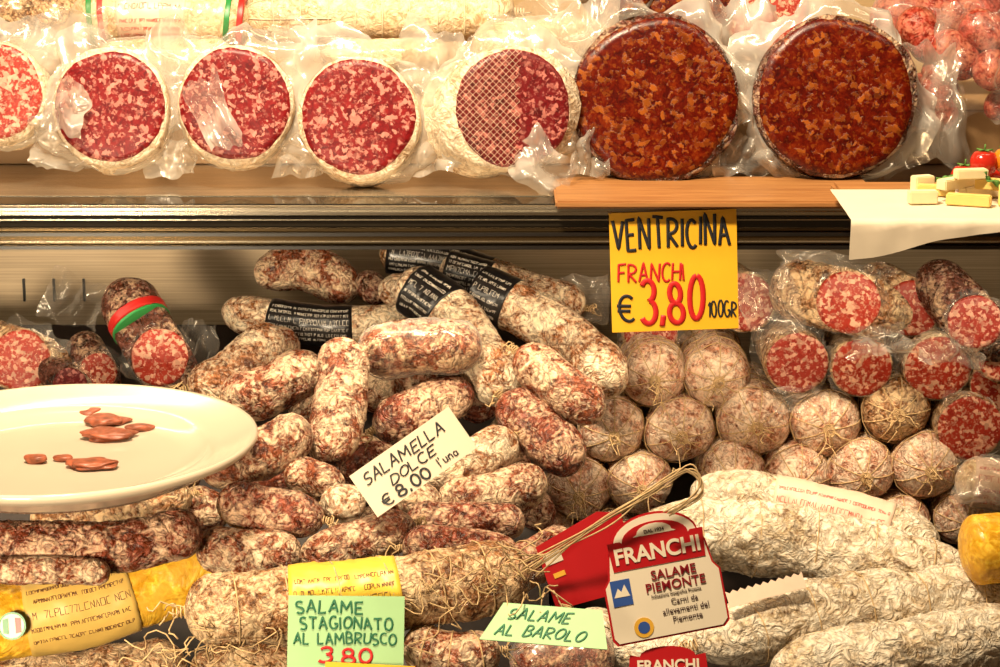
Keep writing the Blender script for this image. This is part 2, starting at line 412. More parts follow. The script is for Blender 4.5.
link('display_ramp',me,M_DECK,label='dark sloping display ramp under the sausages',cat='display stand',smooth=False)
ztop=U(800,520,.08).z-.033
box('display_riser',.055,.9,.075,.42,-.334,ztop,M_DECK,label='dark step riser under stacked salami',cat='display stand')
zt=.13
E=link('display_shelf',None,None,None,(0,.25,zt),'polished steel display shelf with layered front rail','shelf')
def part(o): 
    o.parent=E; o.location=Vector(o.location)-E.location
M_BR=steel('bronze_rail',(.28,.19,.09),.14,.9); M_BRT=steel('bright_trim',(.88,.80,.64),.14,.9); M_GL=plain('dark_glass',(.020,.016,.011),.06,noisy=.2,spec=.8)
part(box('shelf_plate',-.9,.9,.0,.50,zt-.006,zt,M_ST))
part(box('front_rail',-.9,.9,-.012,.0,zt-.008,zt-.001,M_BRT,bev=.003))
part(box('glass_strip',-.9,.9,.003,.040,zt-.001,zt+.0012,M_GL,bev=.0005))
part(box('shelf_trim',-.9,.9,.042,.050,zt-.001,zt+.002,M_BRT,bev=.0008))
part(box('dark_seal',-.9,.9,-.006,.012,zt-.021,zt-.0085,M_GL))
part(box('seal_trim',-.9,.9,-.0085,-.004,zt-.0135,zt-.0122,M_BRT,bev=.0004))
part(box('lower_rail',-.9,.9,-.014,.004,zt-.041,zt-.0215,M_BR,bev=.006))
part(box('rail_groove',-.9,.9,-.0155,-.012,zt-.028,zt-.0245,M_DK,bev=.0005))
part(box('seal_trim',-.9,.9,-.016,-.012,zt-.034,zt-.0325,M_BRT,bev=.0004))
part(box('rail_lip',-.9,.9,-.0165,-.010,zt-.041,zt-.0375,M_DK,bev=.0005))
box('shelf_riser',-.62,.62,.24,.49,zt+.0005,.19,plain('tan_riser',(.34,.20,.09),.6,noisy=.2,nscale=10),label='tan riser box under wrapped salami',cat='display stand')
# ------------------------------------------------------------ upper row of cut salami
def upcut(px,py,r,cm,Y,dirx=0,dz=-.42,L=.065,mat=None,wrap=FILM2,label='',wo=1.45,film_front=None,wb=.014,front=(0,-1,.20)):
    c=U(px,py,Y); rr=r*S(c); d=Vector((dirx,1,dz)).normalized()
    e=sausage([c,c+d*L*.5,c+d*L],rr,mat or RIND,'cut_salami',label,'salami','cut salami on the upper shelf',cut=0,cutmat_=cm,wrap=wrap,wrapout=wo,amp=.06,seg=60,wrapback=wb,cutn=front)
    if film_front:
        n=Vector(front).normalized(); link('plastic_cover',collar(c,n,rr*.03,rr*1.1,px*.1,amp=.02,inner=.02,back=-.02,jag=.05),film_front,e,c+n*.004-e.location)
    return e,c,rr,d
upcut(-6,92,50,'pink',.10,.2,label='cut pink salami end wrapped in clear plastic')
upcut(110,107,58,'red',.085,.05,label='cut red salami with pale rind in plastic wrap')
e3,c3,r3,_=upcut(235,104,58,'red',.085,-.05,label='cut red salami partly covered by a plastic flap')
upcut(358,117,60,'red',.085,.12,label='cut red marbled salami with thick white rind')
e5,c5,r5,_=upcut(513,108,61,'dark',.08,-.75,dz=-.35,L=.10,label='cut dark salami under thin netted cover, lying askew',front=(.10,-1,.2))
n5=Vector((.10,-1,.2)).normalized(); u5=(Vector((0,0,1))-n5*n5.z).normalized(); v5=n5.cross(u5); NL=[]
sx5=-1 if v5.x>0 else 1
for k in range(-12,13):
    for sg in (1,-1):
        o_=k*r5*.078; h_=math.sqrt(max(0,(r5*.95)**2-o_**2))
        if h_<=0: continue
        D=(u5+v5*sg).normalized(); Q=(u5-v5*sg).normalized()
        pts5=[Q*o_+D*(-h_+2*h_*t/12)+n5*.0032 for t in range(13)]
        pts5=[q for q in pts5 if q.x<r5*.15]
        if len(pts5)>1: NL.append(pts5)
link('netting',rope(NL,.00016,4),STRW,e5,c5-e5.location)
upcut(655,99,84,'vent',.10,.05,dz=-.30,L=.09,mat='dark',label='large cut spicy orange-red salami with coarse fat',wo=1.24)
upcut(836,97,81,'vent',.10,0,dz=-.28,L=.09,mat='dark',label='large cut orange-red spicy salami in plastic',wo=1.24)
def sheet(px,py,Y,w,h,rot,sd,mat,amp=.008,tilt=-14,yaw=0,parent=None,name='plastic_film',label='crumpled clear plastic film',cat='plastic wrap',folds=1.0,group='crumpled film around the salami'):
    p=U(px,py,Y); s=S(p)
    o=link(name,crumple(w*s,h*s,sd,amp,folds=folds),mat,parent,label=None if parent else label,cat=None if parent else cat,group=None if parent else group)
    M=Matrix.Translation(p)@Matrix.Rotation(math.radians(yaw),4,'Z')@Matrix.Rotation(math.radians(tilt),4,'X')@Matrix.Rotation(math.radians(-rot),4,'Y')
    if parent: M=Matrix.Translation(-parent.location)@M
    o.matrix_local=M; return o
sheet(212,112,.062,38,75,25,3,FILM2,.005,parent=e3,name='plastic_flap')
for i,(px,py,w,h,rot,Y,m) in enumerate([(60,50,120,70,10,.15,FILM2),(170,75,60,110,0,.14,FILM2),(295,80,60,100,10,.14,FILM2),(430,75,70,100,-15,.14,FILM2),
    (545,168,60,50,-40,.05,FILM2),(585,60,80,120,10,.15,FILM2),(745,60,70,130,0,.15,FILM2),(925,100,80,120,5,.13,FILM),
    (60,105,45,50,-10,.06,FILM2),(745,155,60,40,0,.10,FILM),(975,60,80,110,0,.13,FILM),(310,40,90,40,-10,.17,FILM2),(60,150,60,40,0,.09,FILM2),(170,155,50,40,0,.09,FILM2),(300,155,50,40,0,.09,FILM2),(425,150,60,50,0,.09,FILM2),(590,150,40,50,0,.08,FILM2),(540,30,90,60,15,.17,FILM2)]):
    sheet(px,py,Y,w,h,rot,i*2.3,m,.011)
def lat(p,Y,r,mat,**k):
    pts=[U(a,b,Y+(c if c else 0)) for a,b,c in [(q+(0,))[:3] for q in p]]
    return sausage(pts,r*S(pts[0]),mat,**k)
G='wrapped salami on the shelf riser'
lat([(245,16),(380,14),(515,12)],.30,28,'cream',label='large cream salami tied with white twine net',group=G,lines=9,knots=(1,),net=True)
lat([(322,58),(450,55)],.25,17,'cream',label='cream salami in clear wrap',group=G,wrap=FILM3)
FLAG=[plain('flag_green',(.02,.22,.05),.4),plain('flag_white',(.85,.85,.8),.4),plain('flag_red',(.45,.015,.012),.4)]
lat([(70,22),(160,17),(252,24)],.29,28,'cream',label='cream salami in milky wrap with green and red stripe bands',group=G,wrap=FILM3,bands=((.12,.15,FLAG[0],'label_band'),(.18,.21,FLAG[2],'label_band'),(.28,.65,PAPP,'label_band'),(.86,.89,FLAG[0],'label_band'),(.93,.96,FLAG[2],'label_band')))
lat([(-30,10),(90,22)],.33,32,'tan',label='tan salami wrapped in clear plastic',group=G,wrap=FILM3)
lat([(-20,66),(70,60)],.24,24,'tan',label='tan salami in milky plastic wrap',group=G,wrap=FILM)
lat([(95,64),(235,60)],.24,22,'cream',label='cream salami in milky plastic wrap',group=G,wrap=FILM)
lat([(470,52),(600,44)],.25,28,'cream',label='cream salami in milky plastic wrap',group=G,wrap=FILM)
for px,py,r in ((690,-5,48),(765,8,45),(620,-25,40)):
    c=U(px,py,.30); sausage([c,c+Vector((0,.1,-.03))],r*S(c),'dark','cut_salami','cut orange-red salami in crumpled plastic','salami',G,cut=0,cutmat_='coral' if px==765 else 'vent',wrap=FILM2,wrapout=1.25,amp=.03)
for i,(a,b,r) in enumerate([((905,10),(940,60),20),((935,35),(975,75),20),((890,45),(905,110),17),((915,75),(950,128),18),((960,20),(1010,45),20),((975,60),(1010,80),20),((950,100),(930,60),15),((985,100),(1010,110),15)]):
    lat([(*a,0),(*b,-.01)],.22-.02*(i%3),r,'plainred',name='fresh_sausage',label='glossy pink-red sausage in a clear bag',cat='sausage',group='bagged sausages on the upper shelf')
lat([(870,20),(1010,15)],.33,30,'plainred',label='pink cured sausage in clear wrap',group=G,wrap=FILM3)
# ------------------------------------------------------------ wooden board, paper, snacks
WOOD=woodmat('oak_board',(.26,.10,.03),(.50,.24,.08))
a=U(555,207,-.01)
box('cutting_board',a.x,a.x+.32,-.03,.11,zt+.0024,zt+.010,WOOD,bev=.002,label='long light oak serving board on the shelf',cat='cutting board')
wz=U(900,186,-.06).z
box('cutting_board',U(858,200,-.2).x,.62,-.23,-.035,wz-.012,wz,WOOD,bev=.003,label='light wooden board covered with white paper',cat='cutting board')
box('board_support',.50,.62,-.20,-.05,-.335,wz-.0125,M_ST,label='steel post carrying the small wooden board',cat='support')
V=[];Fc=[];nx,ny=30,26
x0=U(853,200,-.22).x
for j in range(ny):
    for i in range(nx):
        u=i/(nx-1); v=j/(ny-1); x=x0-.004*v+u*.22
        drop_=.036*(1-u*1.25)+.004*noise.noise(Vector((u*4,1,0))); drop_=max(.004,drop_)
        s=v*(.15+drop_)
        if s<.15: y=max(-.085-s,-.234); z=wz+.0012+.0006*noise.noise(Vector((u*6,v*6,2)))
        else: y=-.2345-.004*abs(noise.noise(Vector((u*6,v*3,4)))); z=wz+.001-(s-.15)
        V.append((x,y,z))
for j in range(ny-1):
    for i in range(nx-1):
        q=j*nx+i;Fc.append((q,q+nx,q+nx+1,q+1))
link('paper_sheet',mesh(V,Fc),plain('white_paper',(.72,.61,.46),.7,noisy=.05),label='white paper draped over the board edge',cat='paper')
CH=plain('pale_cheese',(.84,.60,.18),.45,noisy=.12,nscale=90); CH2=plain('white_cheese',(.86,.72,.44),.5,noisy=.1,nscale=90)
for i,(x,y,z,w,h,ro) in enumerate([(.385,-.16,0,.026,.012,5),(.425,-.17,0,.040,.010,-20),(.445,-.13,0,.044,.011,25),(.405,-.12,0,.034,.010,-8),(.42,-.14,.0105,.045,.010,38),(.455,-.15,.0105,.04,.010,-30),(.43,-.15,.021,.03,.009,10),(.462,-.17,0,.02,.02,40),(.395,-.105,0,.02,.016,20)]):
    z0=wz+.002+z
    o=box('cheese_piece',x-w/2,x+w/2,y-.006,y+.006,z0,z0+h,CH if i%2 else CH2,bev=.001,label='%s cheese cut into a small stick'%('pale yellow' if i%2 else 'creamy white'),cat='cheese',group='cheese pieces on the board')
    o.rotation_euler=(0,0,math.radians(ro))
def blob(name,p,r,mat,sq=(1,1,1),parent=None,lum=.06,fr=60,**k):
    bm=bmesh.new(); bmesh.ops.create_icosphere(bm,subdivisions=4,radius=r)
    for v in bm.verts:
        q=v.co*(1+lum*noise.noise(v.co*fr+Vector(p)*9)); v.co=Vector((q.x*sq[0],q.y*sq[1],q.z*sq[2]))
        if v.co.z>r*.7*sq[2]: v.co.z-=.35*(v.co.z-r*.7*sq[2])*2
    me=bpy.data.meshes.new(name); bm.to_mesh(me); bm.free(); return link(name,me,mat,parent,p,**k)
TOM=plain('tomato_skin',(.55,.025,.012),.15,noisy=.3); STEM=plain('tomato_stem',(.08,.20,.03),.6); ORA=plain('orange_tomato_skin',(.75,.22,.015),.15,noisy=.2)
for p,m in (((.435,-.10,wz+.016),TOM),((.447,-.125,wz+.034),TOM),((.468,-.125,wz+.036),ORA),((.462,-.09,wz+.018),TOM)):
    r=.013; p=Vector(p)
    e=link('cherry_tomato',None,None,None,p,'small glossy %s cherry tomato'%('red' if m is TOM else 'orange'),'tomato','tomatoes on the board')
    blob('tomato_body',(0,0,0),r,m,parent=e)
    link('stem',rope([[(0,0,r*.7),(0,-.002,r*1.3)]]+[[(0,0,r*.85),(math.cos(a)*r*.6,math.sin(a)*r*.6,r*.9)] for a in (0,1.3,2.5,3.8,5)],.0008),STEM,e)
for i,(x,y,z) in enumerate([(.415,-.13,.018),(.45,-.16,.024),(.472,-.15,.03)]):
    o=link('herb_leaf',crumple(.022,.014,i*3.3,.003,n=16),STEM,label='small curled green salad leaf',cat='herb leaf',group='green leaves on the board'); o.location=(x,y,wz+z); o.rotation_euler=(math.radians(-50),math.radians(30*i),math.radians(40*i))
# ------------------------------------------------------------ pile placement
def Ys(py): return .22-(py-300)*(.37/360)
placed=[]
def cl(p3): return np.array([tuple(v) for v in catmull(p3,14)])
def clash(a,r,tol=.90):
    for b,rb in placed:
        d=np.sqrt(((a[:,None,:]-b[None,:,:])**2).sum(-1)).min()
        if d<(r+rb)*tol: return True
    return False
def drop(p,r,lim=None):
    best=None
    def at(sh):
        pts=[U(q[0],q[1],Ys(q[1])+(q[2] if len(q)>2 else 0)+sh) for q in p]
        return pts,r*S(pts[0])
    sh=-.40
    while sh<.09:
        pts,rr=at(sh)
        P3=catmull(pts,14); L=sum((P3[i+1]-P3[i]).length for i in range(13))
        k=min(.45,rr*.8/max(L,1e-6)); i0=int(k*13); core=np.array([tuple(v) for v in P3[i0:14-i0]])
        if sh>(.10-rr/.59 if lim is None else lim) or clash(core,rr): break
        best=(pts,rr,core); sh+=.003
    if best is None: pts,rr=at(-.10); best=(pts,rr,cl(pts))
    placed.append((best[2],best[1])); return best[0],best[1]
def SA(p,r,mat,lim=None,**k):
    pts,rr=drop(p,r,lim)
    return sausage(pts,rr,mat,**k)
GL='stacked salami with tied ends'
def log(px,py,r,mat='log',Y=.085,dx=0,dz=0,L=.15,cut=None,cm='pink',wrap=None,label=None,wo=1.3):
    c=U(px,py,Y); rr=r*S(c); d=Vector((dx,1,dz)).normalized(); e=c+d*L
    placed.append((np.array([tuple(c+d*(rr*.7+t*(L-rr*1.4))) for t in np.linspace(0,1,12)]),rr))
    if cut: return sausage([c,e],rr,mat,'cut_salami',label or 'cut marbled salami end in clear plastic','salami','cut salami in the stack',cut=0,cutmat_=cm,wrap=wrap,wrapout=wo,amp=.05,seg=40)
    return sausage([c,e],rr,mat,'tied_salami',label or 'pinkish-tan salami end tied with twine','salami',GL,knots=(0,),net=True,amp=.11,blunt=.85,strs=.014,lines=5)
for q in [(655,381,33),(719,382,33)]: log(*q,Y=.10)
log(797,363,32,Y=.10,cut=1,cm='pink',wrap=FILM3,mat='tan'); log(862,367,31,Y=.10,cut=1,cm='coral',wrap=FILM3,mat='tan',wo=1.15)
log(938,368,34,Y=.10,cut=1,cm='coral',mat='white',wrap=FILM3,wo=1.1); log(1003,382,33,Y=.10,cut=1,cm='coral',mat='tan')
for q in [(614,437,33),(682,437,34),(757,428,36),(829,430,35),(899,415,34)]: log(*q,Y=.085,mat='log' if q[0]!=899 else 'tan')
log(970,428,34,Y=.085,cut=1,cm='coral',mat='tan',wrap=FILM3,wo=1.1)
for q in [(579,497,33),(642,490,31),(735,482,34),(800,486,33),(866,478,33),(931,472,33)]: log(*q,Y=.07)
for q in [(545,545,30),(905,530,28),(968,525,28),(610,545,30)]: log(*q,Y=.065)
def top(pxf,pyf,pxb,pyb,r,Yf,cm,mat,label,back=.12,wrap=FILM3,bands=()):
    f=U(pxf,pyf,Yf); b=U(pxb,pyb,Yf+back); rr=r*S(f)
    placed.append((cl([f,b]),rr))
    sausage([f,f.lerp(b,.5),b],rr,mat,'cut_salami',label,'salami','cut salami above the stack',cut=0,cutmat_=cm,cutn=(-.15,-1,.25),wrap=wrap,wrapout=1.15,amp=.05,seg=40,bands=bands)
top(848,302,775,285,33,.10,'coral','tan','cut coral-red salami lying slanted in plastic',back=.06)
top(912,308,860,280,29,.13,'coral','tan','cut coral-red salami with fat marbling',back=.07)
top(975,322,925,270,28,.095,'pink','dark','pale pink cut salami with dark brown casing',back=.07)
top(1000,360,960,330,22,.09,'coral','tan','small coral cut salami end',back=.07)
top(745,302,720,285,30,.15,'pink','tan','pale pink cut salami in plastic')
top(650,332,640,300,28,.17,'pink','tan','cut pink salami in thin plastic')
for i,(px,py,w,h,rot,Y) in enumerate([(770,305,60,60,20,.09),(835,268,110,30,-8,.12),(950,345,60,40,0,.06),(880,342,60,30,10,.06),(985,480,60,50,0,.0),(800,400,50,25,0,.06),(75,300,60,50,-20,.16),(60,365,60,50,0,.14),(200,350,36,60,0,.13),(585,300,50,50,0,.17)]):
    sheet(px,py,Y,w,h,rot,20+i*1.7,FILM,.008)
GS='pile of small mould-dusted sausages'
def ss(p,r,mat,label='small dry sausage dusted with white mould',**k):
    k.setdefault('group',GS); k.setdefault('name','sausage'); k.setdefault('cat','sausage')
    if 'knots' not in k and not k.get('wrap') and random.random()<.5: k['knots']=(random.choice((0,1)),)
    k.setdefault('blunt',random.uniform(1.0,1.5)); k.setdefault('amp',random.uniform(.14,.20))
    return SA(p,r,mat,label=label,**k)
SL='sausage with black printed sleeve'
BK=lambda a,b:((a,b,BLACKP,'label_sleeve'),)
ss([(380,252),(455,265),(560,302)],19,'tan',SL,bands=BK(.05,.6),knots=(1,),amp=.09)
ss([(254,275),(305,268),(358,292)],23,'mid','plump spotted red-brown sausage')
ss([(360,275),(385,300)],14,'dark'); ss([(378,292),(440,285)],17,'white')
ss([(440,268),(500,283),(585,308)],19,'white',SL,bands=BK(.05,.35),knots=(1,),amp=.09)
ss([(222,310),(320,325),(428,322)],20,'white',SL,bands=BK(.24,.64),amp=.09)
for a,b,m in [((250,345),(300,350),'mid'),((390,385),(440,380),'mid'),((470,420),(490,380),'red'),((300,400),(330,440),'mid'),((180,430),(230,440),'red'),((350,440),(380,470),'mid'),((520,490),(500,450),'red'),((140,470),(200,480),'mid'),((240,475),(300,480),'red'),((560,430),(540,400),'mid'),((330,530),(400,530),'mid'),((60,560),(200,560),'mid'),
    ((360,380),(395,400),'mid'),((500,420),(520,445),'mid'),((185,440),(235,415),'red'),((150,440),(190,460),'mid'),((340,475),(400,455),'red'),((500,360),(520,390),'red'),((250,560),(330,575),'red'),((520,520),(550,500),'red'),((180,500),(225,520),'mid'),((420,425),(450,445),'mid')]:
    ss([a,b],22,m,'brown dry sausage deep in the pile',knots=())
ss([(475,288),(560,333),(622,390)],26,'white','thick white-dusted sausage with black sleeve end',bands=BK(.02,.22),amp=.11)
ss([(402,278),(455,320),(510,400)],27,'white','thick white-dusted sausage with black sleeve',bands=BK(.10,.34),amp=.11)
ss([(518,352),(600,418)],24,'mid')
ss([(503,398),(578,468)],25,'red','red-brown sausage with light mould')
ss([(188,388),(240,372),(275,328)],25,'white',knots=(0,))
ss([(220,400),(270,390),(320,360)],25,'mid')
ss([(358,356),(418,345),(482,348)],26,'mid','spotted sausage in a slit clear sleeve',wrap=FILM3)
ss([(343,342),(340,400),(328,464)],25,'mid')
ss([(374,430),(420,412),(472,388)],24,'red','red-brown sausage with light mould')
ss([(202,475),(255,455),(309,426)],25,'mid')
ss([(412,474),(470,462),(514,436)],24,'white')
ss([(436,504),(490,498),(545,476)],24,'mid')
ss([(286,470),(344,490)],20,'mid',knots=(1,)); ss([(320,505),(366,502)],19,'white',knots=(0,))
ss([(385,488),(440,508)],19,'mid',knots=(0,))
ss([(405,522),(525,522)],19,'red','dark red glossy sausage')
ss([(218,500),(270,512),(324,520)],24,'red','red-brown sausage with light mould')
ss([(196,548),(250,552),(302,556)],23,'mid'); ss([(300,560),(360,545),(414,523)],23,'mid')
ss([(402,548),(460,548),(520,560)],20,'red','red-brown sausage with light mould')
ss([(30,520),(110,514),(192,494)],21,'tan','long tan wrinkled sausage')
GF='large salami along the front of the case'
def bs(p,r,mat,label,**k):
    k.setdefault('name','salami');k.setdefault('cat','salami');k.setdefault('amp',.15);return SA(p,r,mat,label=label,group=GF,**k)
bs([(-30,545),(100,548),(202,530)],26,'red','long wrinkled red-brown salami',seg=48)
bs([(-30,572),(60,570),(110,574)],14,'mid','thin spotted wrinkled salami')
bs([(470,600),(520,570),(575,540)],24,'red','red-brown salami tied with twine',knots=(0,1),lines=4)
bs([(185,612),(350,600),(530,572)],37,'tan','big tan salami with a yellow paper label band',bands=((.30,.61,PAPY,'label_band'),),lines=6,knots=(0,),seg=56,amp=.13)
bs([(690,490),(800,508),(940,545)],27,'chalk','chalky white salami with printed paper band',bands=((.33,.80,PAPP,'label_band'),),amp=.12,blunt=2)
bs([(640,527),(800,545),(985,590)],36,'chalk','large chalky white salami',knots=(0,),seg=80,amp=.18,lines=5,strs=.012,blunt=2)
bs([(-50,630),(100,602),(216,562)],39,'gold','salami in golden-yellow wrapper with paper label',amp=.08,blunt=.25,lim=-.15,bands=((.28,.66,PAPC,'label_band'),),seg=56)
bs([(570,625),(640,650),(700,640)],26,'chalk','chalky salami under a hanging tag',knots=(0,1))
bs([(-30,690),(90,682),(188,668)],32,'tan','brown-tan wrinkled dry salami',seg=44)
bs([(190,672),(260,664),(330,672)],20,'tan','thin tan wrinkled salami',knots=(0,))
bs([(405,640),(455,655),(500,650)],24,'mid','short spotted salami tied with twine',knots=(0,1),lines=3)
bs([(510,665),(570,655),(615,660)],24,'red','dark salami in crumpled clear plastic',wrap=FILM)
bs([(695,645),(850,610),(1030,598)],36,'chalk','large chalky white salami',knots=(0,),seg=80,amp=.18,blunt=2,lines=5,strs=.012)
bs([(770,676),(900,654),(1040,626)],34,'chalk','large chalky white salami, wrinkled',seg=80,amp=.19,blunt=2)
bs([(962,552),(1060,540)],35,'gold','salami in bright yellow smooth wrapper',amp=.05,blunt=.45)
bs([(955,480),(1040,490)],24,'cream','pale salami pack with printed label in clear film',wrap=FILM,bands=((.2,.9,PAPP,'label_band'),))
def lcut(px,py,r,Y,back,cm,mat,label,bands=()):
    c=U(px,py,Y); b=U(back[0],back[1],Y+back[2]); rr=r*S(c)
    sausage([c,c.lerp(b,.5),b],rr,mat,'cut_salami',label,'salami','cut salami beside the sausage pile',cut=0,cutmat_=cm,cutn=(0.0,-1,.3),wrap=FILM3,wrapout=1.3,amp=.05,seg=40,bands=bands)
lcut(20,360,32,.14,(-30,345,.05),'coral','tan','cut coral salami end in clear plastic')
lcut(160,357,30,.10,(118,285,.06),'coral','dark','cut coral salami with red label and brown casing',bands=((.42,.45,FLAG[0],'label_band'),(.47,.56,FLAG[2],'label_band')))
lcut(140,318,24,.13,(118,290,.05),'coral','red','slanted cut salami end with red edge')
lcut(98,372,20,.13,(80,340,.05),'coral','dark','small cut salami with dark red casing')
lcut(70,385,18,.12,(40,360,.05),'dark','dark','small dark red cut salami')
def cardY(px,py,hw,hh,rot=0,start=-.45,gap=.004):
    cr,sr=math.cos(math.radians(rot)),math.sin(math.radians(rot)); Y=start
    while Y<.2:
        pts=np.array([tuple(U(px+a*hw*cr-b*hh*sr,py-(a*hw*sr+b*hh*cr),Y)) for a in np.linspace(-1,1,7) for b in (-1,-.3,.3,1)])
        for b,rb in placed:
            if np.sqrt(((pts[:,None,:]-b[None,:,:])**2).sum(-1)).min()<rb*1.05+gap: return Y
        Y+=.003
    return Y
def tangle(x0,x1,y0,y1,Y,n,L0,L1,sd,label):
    lines=[]
    for i in range(n):
        a=U(random.uniform(x0,x1),random.uniform(y0,y1),Y); lines.append(squiggle(a,(random.uniform(-1,1),-.1,random.uniform(-.6,.5)),random.uniform(L0,L1),.03,16,i*3.1+sd))
    link('twine_tangle',rope(lines,.0006,5),STR,label=label,cat='twine',kind='stuff')
tangle(430,560,570,605,cardY(490,585,50,15),18,.03,.08,0,'loose tangle of natural butcher twine over the salami')
tangle(180,300,630,660,cardY(240,645,50,12),16,.03,.06,50,'loose twine ends on the tan salami')
# ------------------------------------------------------------ plate
PC=U(62,447,-.25); R=195*S(PC)
prof=[(0,-.012),(.30,-.012),(.60,-.0115),(.70,-.010),(.745,-.004),(.76,-.002),(.80,-.0005),(.90,.005),(.975,.0105),(.99,.0115),(1.0,.010),(1.0,.006),(.985,.003),(.90,-.004),(.80,-.014),(.70,-.022),(.62,-.024),(.60,-.021),(.4,-.021),(0,-.021)]
V=[];Fc=[];A=96
for (a,z) in prof:
    for i in range(A):
        t=2*math.pi*i/A; V.append((a*R*math.cos(t),a*R*math.sin(t),z))
for j in range(len(prof)-1):
    for i in range(A):
        i2=(i+1)%A; Fc.append((j*A+i,j*A+i2,(j+1)*A+i2,(j+1)*A+i))
CER=plain('white_ceramic',(.58,.49,.37),.12,noisy=.06,nscale=8)
E=link('serving_plate',None,None,None,PC,'large round white serving plate on a low bracket','plate')
link('dish',mesh(V,Fc),CER,E)
GB=steel('grey_bracket',(.5,.48,.44),.3,.6)
p=box('support_arm',-.09,.09,-.03,.03,-.009,.009,GB,bev=.004); p.parent=E; p.location=(-.13,0,-.033)
p=box('support_post',-.015,.015,-.03,.03,-.13,.13,GB,bev=.003); p.parent=E; p.location=(-.21,0,-.155)
PM=plain('sausage_slice_meat',(.42,.11,.05),.4,noisy=.65,nscale=130)
for i,(px,py,w,h) in enumerate([(92,417,36,16),(106,425,44,14),(122,415,26,14),(108,439,54,14),(140,431,28,10),(36,463,24,12),(64,461,20,8),(92,468,52,12)]):
    p=U(px,py,-.25); dd=p-CAM; k=(PC.z-.012-CAM.z)/dd.z; p=CAM+dd*k; s=S(p)
    blob('sausage_slice',p+Vector((0,0,.001+h*s*.30)),w*s*.5,PM,(1,.6,h/w*.85),lum=.4,fr=70,label='torn piece of red-brown cured sausage',cat='sausage slice',group='sausage pieces on the plate')
# ------------------------------------------------------------ lettering
def arc(cx,cy,rx,ry,a0,a1,n=12): return [(cx+rx*math.cos(math.radians(a0+(a1-a0)*i/(n-1))),cy+ry*math.sin(math.radians(a0+(a1-a0)*i/(n-1)))) for i in range(n)]
GLY={'V':(.6,[[(0,1),(.3,0),(.6,1)]]),'E':(.5,[[(.5,1),(0,.97),(.02,0),(.52,.02)],[(0,.5),(.42,.52)]]),
'N':(.6,[[(0,0),(.02,1),(.56,.02),(.6,1)]]),'T':(.6,[[(0,1),(.62,.98)],[(.3,1),(.3,0)]]),
'R':(.55,[[(0,0),(0,1)]+arc(.15,.74,.38,.25,90,-90)+[(.02,.48),(.55,0)]]),'I':(.1,[[(.05,1),(.05,0)]]),
'C':(.5,[arc(.32,.5,.32,.5,50,310,16)]),'A':(.6,[[(0,0),(.3,1),(.6,0)],[(.1,.35),(.5,.37)]]),
'F':(.5,[[(.52,1),(0,.98),(0,0)],[(0,.52),(.42,.52)]]),'H':(.55,[[(0,1),(0,0)],[(.55,1),(.55,0)],[(0,.5),(.55,.5)]]),
'L':(.48,[[(0,1),(0,0),(.48,.02)]]),'M':(.75,[[(0,0),(.06,1),(.37,.35),(.68,1),(.75,0)]]),
'D':(.55,[[(0,0),(0,1)]+arc(.1,.5,.46,.5,90,-90,14)+[(0,0)]]),'O':(.6,[arc(.3,.5,.3,.5,90,450,20)]),
'S':(.5,[arc(.27,.75,.24,.25,40,230,12)+arc(.25,.25,.25,.25,70,-140,12)]),
'G':(.58,[arc(.32,.5,.32,.5,55,330,16)+[(.6,.42),(.36,.42)]]),'B':(.5,[[(0,0),(0,1)]+arc(.15,.76,.3,.24,90,-90,10)+arc(.15,.27,.36,.26,90,-90,10)+[(0,0)]]),
'U':(.55,[[(0,1),(0,.3)]+arc(.275,.28,.275,.28,180,360,10)+[(.55,1)]]),
'3':(.5,[arc(.22,.76,.26,.24,150,-80,12)+arc(.22,.27,.3,.27,80,-150,14)]),'8':(.55,[arc(.27,.75,.22,.25,-90,270,16)+arc(.27,.25,.28,.25,90,-270,18)]),
'0':(.55,[arc(.27,.5,.27,.5,90,450,20)]),'1':(.25,[[(0,.75),(.2,1),(.2,0)]]),',':(.15,[[(.1,.08),(.02,-.18)]]),'.':(.12,[[(.05,.03),(.08,.0)]]),
'€':(.6,[arc(.38,.5,.3,.5,50,310,16),[(0,.6),(.5,.6)],[(0,.4),(.46,.4)]]),"'":(.1,[[(.05,1),(.02,.75)]]),
'l':(.1,[[(.05,1),(.05,0)]]),'u':(.35,[[(0,.55),(.02,.1),(.18,0),(.34,.15),(.34,.55)],[(.34,.2),(.38,0)]]),'n':(.35,[[(0,0),(0,.55)],[(0,.4),(.2,.56),(.33,.4),(.34,0)]]),
'a':(.35,[arc(.17,.25,.17,.25,60,360,10),[(.34,.5),(.36,0)]]),' ':(.35,[])}
def hand(txt,x,z,w,h,th,mat,parent,s,gap=.2,name='lettering',slant=.0,yoff=-.0008):
    tot=sum(GLY[c][0]+gap for c in txt)-gap; kx=w/tot; out=[]; cx=0
    for i,c in enumerate(txt):
        g,st=GLY[c]; jz=random.uniform(-.07,.07); js=random.uniform(.92,1.06); jt=random.uniform(-.09,.09); ja=random.uniform(-.06,.06)
        for q in st:
            P=[Vector(((x+(cx+a+(slant+jt)*b)*kx)*s,yoff,(z+(b*js+jz+ja*a)*h)*s)) for a,b in q]; D=[]
            for k in range(len(P)-1):
                m=max(2,int((P[k+1]-P[k]).length/(th*s*.4)))
                D+=[P[k].lerp(P[k+1],t/m) for t in range(m)]
            out.append(D+[P[-1]])
        cx+=g+gap
    return link(name,rope(out,th*s/2,8,flat=.25),mat,parent)
